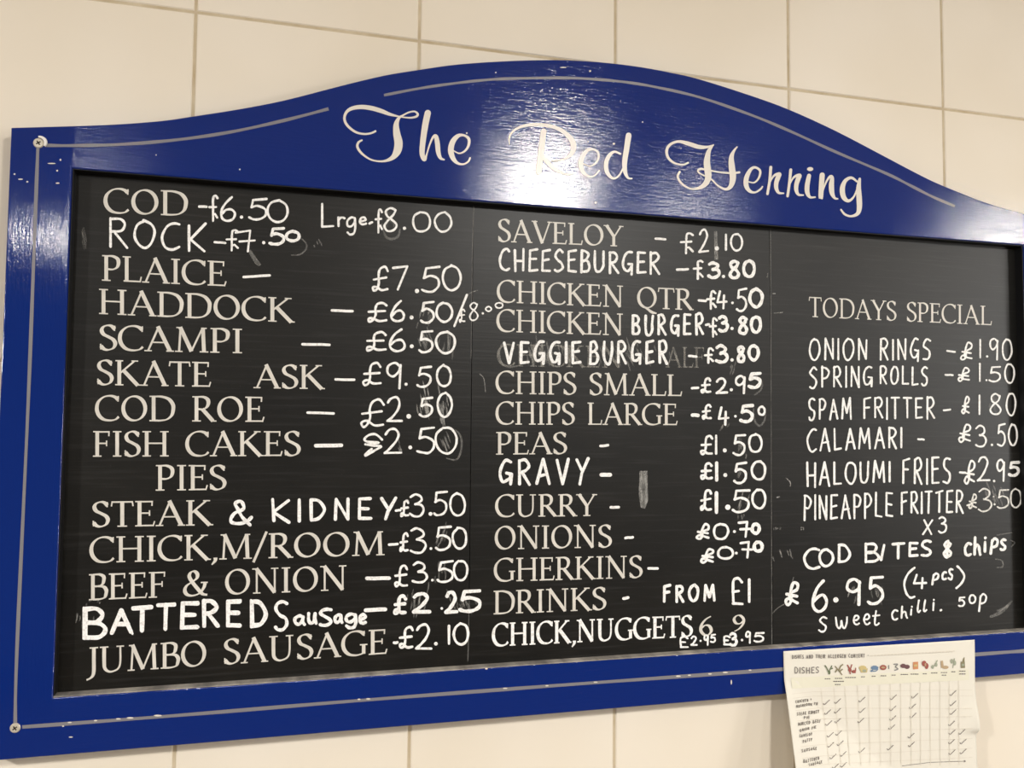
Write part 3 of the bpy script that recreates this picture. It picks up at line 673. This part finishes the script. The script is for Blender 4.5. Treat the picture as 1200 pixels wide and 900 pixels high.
S1, S2, S3 = 3.3, 3.4, 2.5
PRICES = [ # panel, label, stroke, boxes
 (0, '£6.50 beside COD', 3.0, '-:233.5,242,242,242.4 f:244,228.6,256,260 6:257,229.8,277,260.2 .:283,254.4,2 5:291,231.8,313.2,258.4 0:312.2,233.6,338.6,262'),
 (0, 'Lrge £8.00', 2.8, 'L:375.5,238,392,267 r:394.5,253.5,405,266 g:405,253.5,418,275.6 e:420,253.4,430.3,264.2 -:433,261.8,436,260.5 f:438.8,244.5,449,273.2 8:449,242,466.4,271.7 .:474,267.5,2 0:482.8,247.5,505.3,272.7 0:508,247.5,530.5,272.7'),
 (0, '£7.50 beside ROCK', 2.7, '-:251.5,284,264,284.6 f:264.5,268.6,280,295.2 7-:275.5,269.5,300,295.7 .:309,284.4,2 *5:314.2,266,334.5,288 *0:333.5,269.3,352.4,284'),
 (0, '£7.50 beside PLAICE', 3.0, '-:285.5,324.6,316,322.7 £:435.4,311.8,455.6,342.5 7:459.2,311,479.2,340.7 .:488.6,341,2.6 5:493,311.6,516.5,343.2 0:517,310,541.2,342'),
 (0, '£6.50 or 8.00 beside HADDOCK', 3.1, '-:389,363.8,413,364.7 £:429.8,353.2,454,378.4 6:456.3,351,475.3,378 .:482.3,372,2.4 5:491.7,352.6,509.8,379 0:509.8,353.4,531,378.4 /:531,343.6,548.6,383'),
 (0, None, 2.0, '£:537.5,361.8,545.4,378 8:549,353.5,561.3,375.7 .:565.8,367.2,1.4 0:568.3,358.4,576.6,365.6 0:579.6,353.8,590.2,361.8'),
 (0, '£6.50 beside SCAMPI', 3.1, '-:354.5,403.5,386,404 £:428.2,388,452.9,411.6 6:454.8,384.2,476.3,413.2 .:482.5,405.8,2.4 5:490,386.8,508.2,414 0:509.8,387.6,534.6,415.2'),
 (0, '£9.50 beside ASK', 3.0, '-:393.3,444.7,415,445 £:424.2,424.2,447.2,452.2 9:452,424,472,457 .:475.8,450.3,1.9 5:488,428.5,506.2,454.2 0:510.5,426.8,530,454.2'),
 (0, '£2.50 beside COD ROE', 3.0, '-:360.5,483.7,391,484.5 £:422,467.4,450.6,501 2:451.3,464.5,472.4,496 .:479,487.9,2.8 5:490.7,465,508,489.2 0:511.6,459,531,489.7'),
 (0, '£2.50 beside FISH CAKES', 3.0, '*-:370,522.3,400,522 X£:422,507.2,449.6,535.3 2:449,501.6,471.6,533.2 .:480.8,524.3,2.3 5:488,500.4,510.2,532 0:509,499.5,536.2,532.5'),
 (0, '£3.50 beside KIDNEY', 2.9, '-:464,598.6,469,597.7 £:468.6,585.4,479.8,606.2 3:479.2,578.6,497.6,606.1 .:504.5,602.2,2.3 5:507.2,575.3,524.8,604.8 0:526.4,576.2,546,606'),
 (0, '£3.50 beside CHICK,M/ROOM', 3.0, '-:456,638.5,465.8,637.7 £:467.6,623.6,479,647 3:480,618.2,500.2,649 .:505,642.8,1.7 5:509.4,616.4,529.4,645.7 0:529,617,547.9,645'),
 (0, '£3.50 beside BEEF & ONION', 3.0, '*-:430,677.9,456,677.4 £:461.6,661.8,478.4,688.4 3:482.3,657.8,501.3,684.2 .:506.8,679.8,1.6 5:511.2,656.6,532,683.2 0:530.3,655.4,549.2,681.8'),
 (0, '£2.25 beside BATTERED sausage', 3.2, '*-:428.5,715,451.5,713.9 *£:460.2,696.2,477,721 *2:481.8,693.7,505.2,719.6 .:517.7,713,1.6 *2:520.1,692.4,537.5,719.6 *5:537,690,564.7,718.2'),
 (0, '£2.10 beside JUMBO SAUSAGE', 3.3, '-:461.8,753.4,465.5,753 £:466.8,733.2,484.8,760.6 2:485.6,731.2,506.4,762.3 .:510.8,754.4,2.2 1:523.3,732,529,755.4 0:530.3,729.4,550,756.2'),
 (1, '£2.10 beside SAVELOY', 2.7, '-:768.3,279.6,779.7,280.7 f:796.4,272,813.2,298.4 2:817.6,268.6,831.3,297 .:840,291,2.6 1:848.8,274,852.6,293.5 0:855.4,273.1,871.2,294.6'),
 (1, '£3.80 beside CHEESEBURGER', 2.9, '-:793.4,316,806,315.6 f:811.8,304,824.6,328 *3:828.6,306,844.8,327.3 .:847.8,324,2 *8:853,304,868,327.3 *0:869.8,303.6,885.7,326.4'),
 (1, '£4.50 beside CHICKEN QTR', 2.9, '-:819,352.2,827,352.9 f:827.4,340.5,839.8,363 4:839,340,852.4,362.4 .:858.4,354.9,1.6 5:862.4,337.4,875.8,365.2 *0:876.8,337,895.2,361.3'),
 (1, '£3.80 beside CHICKEN BURGER', 2.9, '-:827.4,380.4,831,380 f:830.6,371.6,841.2,396 *3:841,369.2,854.2,389.6 .:857.8,384.9,2 *8:864,369.6,877.2,392.6 *0:878.6,369.7,893.2,391.3'),
 (1, '£3.80 beside VEGGIE BURGER', 2.9, '-:807.5,417.2,816,417.8 f:824.6,407.4,837,426.4 *3:837.6,403.4,854,426.4 .:857.8,421.8,2 *8:862.6,404.6,874,425.4 *0:875.8,403,890.4,423.6'),
 (1, '£2.95 beside CHIPS SMALL', 3.0, '-:811,454.9,818,454.4 £:820.8,442,833.6,461.3 2:837.6,442,853,462.4 .:857,456.7,1.9 9:860.8,439.4,874.6,462.4 *5:876,435.2,893,455.8'),
 (1, '£4.50 beside CHIPS LARGE', 2.9, '*-:811.5,486.2,818,486.7 £:822,473,834,491.8 4:840.8,476.4,854.6,498.5 .:861.8,487.8,1.6 *5:866.4,473,883.6,496.2 0:887.5,475.2,897.6,487.5'),
 (1, '£1.50 beside PEAS', 3.0, '-:703.7,522.7,712.5,521.8 £:820.2,509.7,835.7,533.6 1:837.4,508.7,841,532.4 .:849.3,527.8,2.4 5:858.2,508.2,874.3,534.6 0:876.5,507.5,894,531.3'),
 (1, '£1.50 beside GRAVY', 3.2, '*-:704.8,556.4,715,556.2 £:820.2,541.6,835.2,562.4 *1:837.4,540.8,842.3,564.6 .:850,556.7,2.4 5:859,540.8,875.8,567 0:879.8,538.7,898.4,563.6'),
 (1, '£1.50 beside CURRY', 3.2, '-:715.8,594.4,725,594.4 £:819.8,573,834.6,599.2 *1:836.8,575.2,842.4,602.8 .:852.9,594.4,3.2 5:857.6,572.6,879.2,601.3 0:880.2,572,898.4,597'),
 (1, '£0.70 beside ONIONS', 3.1, '-:733,630.4,741.5,629.5 P£:815.2,613,831.8,633 0:835.3,612.6,854.6,633.5 .:860.7,622.9,1.8 7-:864.2,610.2,880.5,630.6 *0:879.3,612,891.8,627'),
 (1, '£0.70 beside GHERKINS', 3.1, '-:760,666,770.5,666 P£:819.8,642,837,660.6 0:839.8,639.8,860.3,656.3 .:862.9,648.2,1.7 7-:866.5,633.7,882.5,654.3 *0:881.6,633,895.2,648'),
 (1, '£1 beside FROM', 3.5, '-:730.8,701.4,736,700.3 E£:853,676,871.3,709.8 1:875.2,677.6,880.6,706.3'),
 (1, '£2.95 under the number 6', 2.4, 'E£:793,745.2,807,760.2 2:808.7,744.8,817.6,757.2 .:821,751,1.3 9:824.2,743,831,757 5:832,742.7,839.2,753.5'),
 (1, '£3.95 under the number 9', 2.5, 'E£:844.5,744.2,856.8,757 *3:854.2,740.8,864.6,758 .:869.5,750,1.5 9:873,739,880.4,754.2 5:882.7,740.5,895.8,753'),
 (2, '£1.90 beside ONION RINGS', 2.3, '-:1110,411.2,1119,412.5 P£:1125,400.7,1139.6,423 1:1147.4,397.3,1150,420.2 .:1156.8,417.7,1.4 9:1158.8,395.8,1171,423 0:1173.8,396.8,1186.7,422.4'),
 (2, '£1.50 beside SPRING ROLLS', 2.3, '-:1108,439,1116.5,439.6 P£:1121.4,429.8,1136.3,447.7 1:1147,425.4,1149.4,447.3 .:1156,445.5,1.2 5:1158.6,428.8,1173.2,448.3 0:1176.7,425.4,1189.4,450'),
 (2, '£1.80 beside SPAM FRITTER', 2.3, '-:1106,480.8,1113.5,480 P£:1126,463.8,1136.4,486 1:1146.6,462,1149,486.6 8:1159,460.3,1174.2,486.6 0:1178.4,459.6,1191.2,487.7'),
 (2, '£3.50 beside CALAMARI', 2.4, '-:1076,514.5,1082.5,515 P£:1122.4,496.3,1137.8,519 3:1142.4,498,1156.3,524.8 .:1162.4,521.3,1.5 5:1167.8,496.3,1178.8,523.3 0:1180.8,495.8,1193,523.3'),
 (2, '£2.95 beside HALOUMI FRIES', 2.6, '-:1125,553.7,1131,554 P£:1129.2,538.5,1142.8,567.8 2:1144.3,534.3,1160.4,565.2 .:1165,563.7,1.5 9:1167.3,537.8,1178.3,565.2 *5:1181,539.7,1195.2,559'),
]
THIN = [(2, '£3.50 beside PINEAPPLE FRITTER', 2.1, '-:1133.5,592,1137,591 P£:1134.3,578.5,1145,596.6 3:1146,572.2,1162.8,600.3 .:1165.5,591,1.3 .:1164.5,582,1 5:1168,572.8,1182.8,596.3 0:1183.2,571.8,1197.8,595.3')]
BIG = [(2, '£6.95 for the cod bites', 3.9, 'P£:918.6,680.6,936.4,710.4 6:949.3,678.4,971.3,717.8 .:979.5,703,3.2 9:990.8,677.3,1010.3,710.3 5:1015.8,674.3,1036.4,709')]
k = None
for lst, mt in ((PRICES, 'chalk'), (THIN, 'chalk_thin'), (BIG, 'chalk')):
    for i, (pn, lab, sw, spec) in enumerate(lst):
        if lab: k = new()
        price(k, spec, sw)
        if i+1 < len(lst) and lst[i+1][1] is None: held = lab; continue
        o = k.build('chalk_price', M[mt], panels[pn], ORG); o['label'] = 'white chalk price %s' % (lab or held)
HAND['o'] = HAND['0']

# smears of half-wiped chalk
def smear(pn, pieces, mt, label=None):
    """each smear is a mark of its own: a drawn arc, a filled scuff, or a patch of rubbed strokes"""
    for P in pieces:
        k = new(.00015)
        if P[0] == 'arc':
            Q = catmull(P[2], 6); n = len(Q); k.strip(Q, [P[1]*(.55+.45*math.sin(math.pi*(i+.5)/n)) for i in range(n)])
        elif P[0] == 'rub':
            _, x, y, rx, ry = P; r_ = random.Random(int(x*7+y)); sl = r_.uniform(-.5, .5)
            for i in range(max(5, int(rx*ry/14))):
                cx, cy = r_.gauss(0, .42), r_.gauss(0, .42); l = r_.uniform(.25, .6)*ry
                px, py = x+cx*rx, y+cy*ry
                k.strip(catmull([(px-l*sl*.8, py-l, 0), (px+r_.uniform(-1, 1), py, 0), (px+l*sl*.8, py+l, 0)], 4), [.3, .8, 1.3, 1.6, 1.7, 1.6, 1.3, .8, .3])
        else: k.poly(P)
        o = k.build('chalk_smear', M[mt], panels[pn], ORG)
        if label: o['label'] = label; label = None
def blob(x, y, rx, ry): return ('rub', x, y, rx, ry)
smear(1, [[(749.5, 552), (758.5, 551.5), (759, 570), (759.6, 586), (756, 596), (751, 595), (748.5, 580)]], 'smear', 'grey upright scuff of chalk')
smear(1, [[(836.8, 271), (840.2, 271), (841.4, 304), (837.4, 304.5)]], 'smear', 'grey chalk streak through £2.10')
smear(0, [('arc', 3, [(447, 262), (452, 277), (460, 280), (467, 276), (468.5, 268)]), blob(457, 256, 7, 12)], 'smear_faint')
smear(0, [blob(500, 476, 11, 17), blob(519, 478, 8, 18)], 'smear', 'smudged chalk around £2.50')
smear(0, [('arc', 2, [(352, 279), (358, 284), (359, 291), (352, 298), (341, 299)]), ('arc', 5, [(292, 293), (300, 306), (305, 311)]), blob(372, 287, 12, 5)], 'smear_faint')
smear(0, [('arc', 2.4, [(525, 500), (538, 508), (541, 522), (536, 538), (523, 537)]), blob(523, 520, 8, 13), blob(468, 528, 4, 10)], 'smear_faint')
smear(0, [blob(500, 368, 12, 12), blob(525, 402, 11, 15), blob(498, 402, 10, 16)], 'smear_faint')
smear(0, [blob(517, 630, 9, 14), blob(518, 672, 8, 12), blob(490, 703, 14, 14), blob(541, 706, 18, 12)], 'smear_faint')
smear(0, [blob(97, 272, 5, 18), blob(96, 722, 10, 10), blob(110, 705, 14, 4)], 'smear_faint')
smear(1, [('arc', 2.2, [(884, 438), (892, 446), (892, 456), (884, 463)]), ('arc', 2.4, [(883, 478), (884, 492), (890, 499), (896, 492), (897, 482)]), blob(850, 500, 16, 5), blob(860, 432, 8, 8)], 'smear_faint')
smear(1, [blob(868, 521, 8, 12), blob(868, 555, 8, 10), blob(870, 588, 9, 12), blob(869, 606, 5, 4)], 'smear_faint')
smear(1, [('arc', 2.6, [(589, 402), (585, 412), (587, 424), (595, 430), (606, 429)]), blob(640, 412, 40, 12), blob(735, 415, 40, 13)], 'smear_faint')
smear(2, [blob(1000, 694, 8, 9), blob(1027, 696, 8, 11), ('arc', 1.5, [(1166, 655), (1174, 657), (1175, 664), (1168, 665)]), ('arc', 1.4, [(1168, 627), (1175, 626), (1186, 624)]), ('arc', 1.6, [(1184, 633), (1189, 636), (1185, 641)])], 'smear_faint')
smear(2, [('arc', 4, [(1160, 723), (1172, 718), (1182, 709)]), ('arc', 3, [(1168, 716), (1178, 712), (1186, 704)]), ('arc', 1.2, [(904, 720), (912, 712), (922, 704), (930, 676)])], 'smear_faint')
smear(2, [blob(918, 650, 12, 8), blob(911, 618, 5, 3), blob(940, 620, 3, 2)], 'smear_faint')
smear(2, [blob(1164, 472, 9, 12), blob(1163, 580, 12, 14)], 'smear_faint')
smear(0, [('arc', 1.2, [(562, 438), (567, 444), (569, 460)]), ('arc', .9, [(548, 345), (554, 342), (560, 340)])], 'smear')
smear(2, [('arc', 1.2, [(921, 560), (926, 565), (926, 570)]), ('arc', 1.6, [(910, 583), (914, 582)]), ('arc', 1, [(900, 320), (899, 325)]), ('arc', 1.4, [(905, 344), (909, 344)]), ('arc', 1, [(907, 367), (918, 366)])], 'smear')
# worn light edges at the panel joints
k = new(.00012); k.strip([(555, 242), (553.5, 300), (552, 420)], [1.4, .9, .7]); k.strip([(550, 700), (549, 740), (548.4, 775)], [.6, 1.1, 1.3])
o = k.build('chalk_smear', M['smear_faint'], panels[0], ORG)
k = new(.00012); k.strip([(902.8, 266), (903.3, 360), (904, 560), (904.6, 755)], [.9, .8, .8, 1.0])
o = k.build('chalk_smear', M['smear_faint'], panels[1], ORG)

# ------------------------------------------------------------------ the allergen sheet
YS = YF - .0012
sx0, sx1 = at(918, 763, YS).x, at(1142, 749, YS).x
szt0, szt1 = at(918, 763.2, YS).z, at(1142, 749.6, YS).z
szb = szt0 - .210
fa, fb = at(921, 799, YS), at(1042, 900, YS)       # fold
fd = Vector((fb.x-fa.x, fb.z-fa.z)).normalized(); fn = Vector((fd.y, -fd.x))
if fn.dot(Vector((-1, -1))) < 0: fn = -fn
def sheet_y(x, z):
    d = (x-fa.x)*fn.x + (z-fa.z)*fn.y              # >0 below-left of the fold
    fold = .30*(math.sqrt(d*d+.002**2)+d)/2        # lifts towards the room
    v = (szt0-z); u = (x-sx0)/(sx1-sx0)
    wave = .0012*math.sin(u*9+v*22)*min(1, v/.05) + .0008*math.sin(u*21+1)*min(1, v/.04)
    # buckle at the right-hand edge, with a lip
    q = at(1135, 852, YS); dz = z-q.z; ex = max(0, (x-(sx1-.035))/.035)
    lip = .007*ex*ex*(math.exp(-(dz/.03)**2) if dz > -.002*ex else math.exp(-(dz/.03)**2)*math.exp(-((dz+.002)/.006)**2))
    return YS - fold - max(wave, -.0008) - lip
def on_sheet(px, py, lift):
    y = YS
    for _ in range(8):
        p = at(px, py, y); y = sheet_y(p.x, p.z)
    return at(px, py, y-.0007-lift)
def on_sheet_low(px, py, lift): return on_sheet(px, py, lift-.0004)
NX, NZ = 96, 80
V, F = [], []
for j in range(NZ+1):
    for i in range(NX+1):
        u = i/NX; x = sx0+(sx1-sx0)*u; zt = szt0+(szt1-szt0)*u
        z = zt-.210*j/NZ
        V.append((x, sheet_y(x, z), z))
for j in range(NZ):
    for i in range(NX):
        a = j*(NX+1)+i; F.append((a, a+NX+1, a+NX+2, a+1))
SO = ((sx0+sx1)/2, YS, szb)
sheet = empty('allergen_sheet', SO, 'creased white printed allergen table hanging from the blue frame', 'paper sheet')
pg = mesh('paper', V, F, M['paper'], sheet, SO, True)
sol = pg.modifiers.new('thickness', 'SOLIDIFY'); sol.thickness = .0002; sol.offset = 0
ps = lambda: Ink(on_sheet)
def sk(): return ps()
k = Ink(on_sheet_low)   # caption band
top_ = [(927+i*(1135-927)/16, 794.3-i*(10)/16) for i in range(17)]; bot_ = [(x+1.2, y+12.6) for x, y in top_]
for i in range(16): k.poly([top_[i], top_[i+1], bot_[i+1], bot_[i]])
k.k = 0; o = k.build('caption_band', M['band'], sheet, SO); o['label'] = 'pale green band of captions'
# ruled table
k = sk(); 
def rule(P, w_):
    Q = []
    for a, b_ in zip(P, P[1:]):
        for t in range(10): Q.append((a[0]+(b_[0]-a[0])*t/10, a[1]+(b_[1]-a[1])*t/10))
    Q.append(P[-1]); k.strip(Q, [w_]*len(Q))
def S(x, y, s=0): return ((900 if s == 0 else 1040)+x/5.625, 740+y/5.625)
for l, r_ in (((160, 412), (560, 385, 1)), ((165, 440), (560, 425, 1)), ((185, 520), (560, 508, 1)), ((190, 590), (560, 560, 1)), ((205, 670), (560, 640, 1)), ((220, 760), (560, 705, 1)), ((225, 835), (560, 770, 1)), ((240, 890), (560, 830, 1))):
    a = S(*l); b_ = S(r_[0], r_[1], 1); rule([a, (a[0]+25, a[1]-2.8), b_], .55)
for x0_, x1_ in ((962, 972), (977, 986), (990, 996), (1005, 1009), (1018, 1020), (1031, 1032), (1043.5, 1044), (1055.5, 1056), (1067.5, 1068), (1078.5, 1079), (1090, 1090.5), (1101.5, 1102), (1112.5, 1113), (1123.5, 1124)):
    rule([(x0_, 806-(x0_-962)*.055), ((x0_+x1_)/2, 850), (x1_, 897)], .45)
k.build('table_lines', M['ink_faint'], sheet, SO)
# heading
def run_sheet(txt, x0_, y0_, x1_, y1_, h0_, h1_, sw, mt, nm, label=None, gap=.22):
    k = sk(); hand_run(k, txt, x0_, y0_, x1_, y1_, h0_, h1_, sw, gap, .01)
    o = k.build(nm, M[mt], sheet, SO)
    if label: o['label'] = label
run_sheet('DISHES AND THEIR ALLERGEN CONTENT -', 928, 771.9, 1018, 770.6, 4.6, 4.6, .75, 'ink', 'heading', 'small grey heading DISHES AND THEIR ALLERGEN CONTENT')
run_sheet('DISHES', 931, 789.6, 959.8, 789, 7.8, 7.6, 1.05, 'ink', 'heading', 'grey heading DISHES')
k = sk()
for x in range(1020, 1118, 4): k.strip([(x, 768.5-(x-1020)*.055), (x+3, 768.3-(x-1020)*.055)], [1.5, 1.5])
k.build('heading', M['ink_faint'], sheet, SO)
# captions under the icons
k = sk()
for x, y, w_ in ((970, 795.5, 7), (983, 795, 9), (983, 798.5, 13), (982, 802.2, 7), (997, 794, 13), (1011.5, 793.2, 5), (1024, 792.5, 5), (1035.5, 792, 7), (1047.5, 791.2, 5),
                 (1060, 790.4, 9), (1072, 790, 10), (1084, 789.6, 5), (1095, 788.7, 8), (1106.5, 788.2, 8), (1106.5, 791.2, 6), (1117.5, 787.2, 5), (1128, 786.5, 8), (1128, 789.8, 8)):
    n_ = max(2, int(w_/2.2))
    for i in range(n_):
        a = x-w_/2+w_*i/n_; k.strip([(a, y), (a+w_/n_*.8, y-.1)], [1.1, 1.1])
k.build('captions', M['ink'], sheet, SO)

def icon(mt, label, polys=(), strokes=(), mt2=None, p2=()):
    k = sk()
    for P in polys: k.poly(P)
    for w_, P in strokes:
        P = catmull(P, 4); k.strip(P, [w_]*len(P))
    o = k.build('allergen_icon', M[mt], sheet, SO); o['label'] = label
    if p2:
        k = sk(); k.k = 40
        for P in p2: k.poly(P)
        k.build('icon_detail', M[mt2], o, SO)
el = lambda x, y, rx, ry, n=10: [(x+rx*math.cos(2*math.pi*i/n), y+ry*math.sin(2*math.pi*i/n)) for i in range(n)]
icon('p_green', 'grey green celery picture', [el(972, 788, 1.3, 2.6)], [(1.4, [(971, 790), (972.5, 785), (975, 780)]), (1.3, [(971, 788), (969, 783), (966.5, 779.5)]), (1.6, [(973, 784), (976, 783)])])
icon('p_olive', 'grey wheat ear picture', [], [(1.2, [(987, 791), (983, 786), (978.5, 780.5)]), (1.6, [(983, 786), (985, 781), (988, 778.5)]), (1.5, [(984, 787), (987.5, 784)]), (1.5, [(981, 784), (979, 788)])])
icon('p_red', 'red crab and prawn picture', [el(996, 785, 2, 2.4), el(1000.5, 787, 2.6, 2)], [(1.4, [(993, 779), (995, 783), (996.5, 790)]), (1.4, [(998.5, 778.5), (997, 783)]), (1.2, [(1003, 782.5), (1002, 789)])])
icon('p_yellow', 'yellow eggs picture', [el(1011, 782.5, 4.5, 2.6), [(1007.5, 784), (1017, 783.2), (1016, 788), (1009, 788.2)]], mt2='p_sage', p2=[el(1013, 786, 2.5, 1.5)])
icon('p_blue2', 'blue fish picture', [el(1025, 782.5, 4.5, 2.6), [(1019, 786.5), (1024, 783.5), (1022, 787.5)]], [(1.2, [(1021, 786), (1026, 786.5), (1029, 784)])])
icon('p_red', 'red lupin picture', [el(1035, 782.2, 4, 3.2)], mt2='p_tan', p2=[el(1035, 782.2, 2.4, 1.2)])
icon('p_grey', 'grey milk bottle picture', [], [(1.2, [(1047, 778.5), (1052, 778.2), (1049.5, 781.5), (1052.5, 784), (1048, 785.5)]), (1.1, [(1041.5, 779.5), (1041.6, 784)])])
icon('p_purple', 'dark mussels picture', [el(1058.5, 780.3, 3.3, 2.6), el(1063, 781.4, 3.3, 2.6)])
icon('p_orange', 'orange mustard jar picture', [[(1070, 775.8), (1076, 775.4), (1076, 784), (1070, 784.4)]], mt2='p_yellow', p2=[[(1071, 778.8), (1075, 778.5), (1075, 781), (1071, 781.3)]])
icon('p_red', 'red nuts picture', [el(1083, 777.5, 2.8, 3.4), el(1086, 780.5, 2.2, 3.6)], mt2='p_tan', p2=[el(1084.5, 779, 1, 2)])
icon('p_sage', 'pale grey peanuts picture', [el(1093, 781.5, 1.6, 2.4), el(1097, 779, 1.6, 2.6)], [(1.1, [(1092, 783), (1096, 779), (1098.5, 773.5)])])
icon('p_tan', 'tan sesame picture', [el(1108, 782, 3.8, 2), [(1102.5, 774.5), (1105, 774.2), (1106, 782), (1103, 783)]])
icon('p_sage', 'sage green soya picture', [el(1115.5, 775, 1.6, 2.8), el(1119, 777, 1.6, 2.8)], [(1, [(1116.5, 783), (1118, 776), (1118.5, 771.5)])])
icon('p_olive', 'dark bottle picture', [[(1126, 775.5), (1130.6, 775.2), (1131, 782.6), (1126, 783)], [(1127.6, 775.5), (1129.6, 770.4), (1130.4, 770.4), (1130.4, 775.4)]], mt2='p_sage', p2=[[(1127, 778), (1130, 777.8), (1130, 780.6), (1127, 780.8)]])

# handwritten dish names and ticks
for txt, (a, b_), (c, d_), h_ in (('CHICKEN +', (180, 475), (288, 458), 3.6), ('MUSHROOM PIE', (185, 503), (330, 484), 3.4), ('STEAK KIDNEY', (190, 555), (338, 538), 4), ('PIE', (236, 578), (276, 574), 3.6),
        ('MINCED BEEF', (198, 622), (348, 600), 4), ('ONION PIE', (208, 663), (318, 640), 3.6), ('SAVELOY', (208, 700), (292, 684), 3.8), ('PATTY', (230, 735), (292, 722), 3.8), ('SAUSAGE', (222, 797), (322, 780), 3.8),
        ('BATTERED', (234, 868), (338, 846), 4), ('SAUSAGE', (268, 890), (358, 868), 3.6)):
    p, q = S(a, b_), S(c, d_); run_sheet(txt, p[0], p[1], q[0], q[1], h_, h_, .7, 'pen', 'dish_name', gap=.25)
ticks = [S(x, y) for x, y in ((385, 468), (458, 460), (618, 450), (825, 435), (393, 532), (458, 523), (620, 520), (822, 508), (400, 605), (460, 588), (612, 587), (822, 572), (815, 632),
         (410, 682), (465, 670), (412, 748), (475, 738), (805, 767), (617, 785), (428, 825), (495, 808), (445, 888), (497, 880))]
ticks += [S(x, y, 1) for x, y in ((180, 425), (430, 408), (165, 495), (430, 475), (168, 555), (430, 533), (422, 607), (155, 688), (425, 665), (490, 663), (157, 745), (423, 727), (498, 727), (425, 797), (498, 792))]
for x, y in ticks:
    k = sk(); P = catmull([(x-3.6, y+.8), (x-2.2, y+2.6), (x+.5, y+.2), (x+4, y-3.2)], 4); k.strip(P, [.75]*len(P))
    k.build('tick_mark', M['pen'], sheet, SO)
k = sk(); rule([(1057, 897.6), (1090, 893.4), (1118, 892.4), (1130, 892)], .6); k.disc((1130.5, 892), 1.2, 8)
k.build('pen_arrow', M['pen'], sheet, SO)
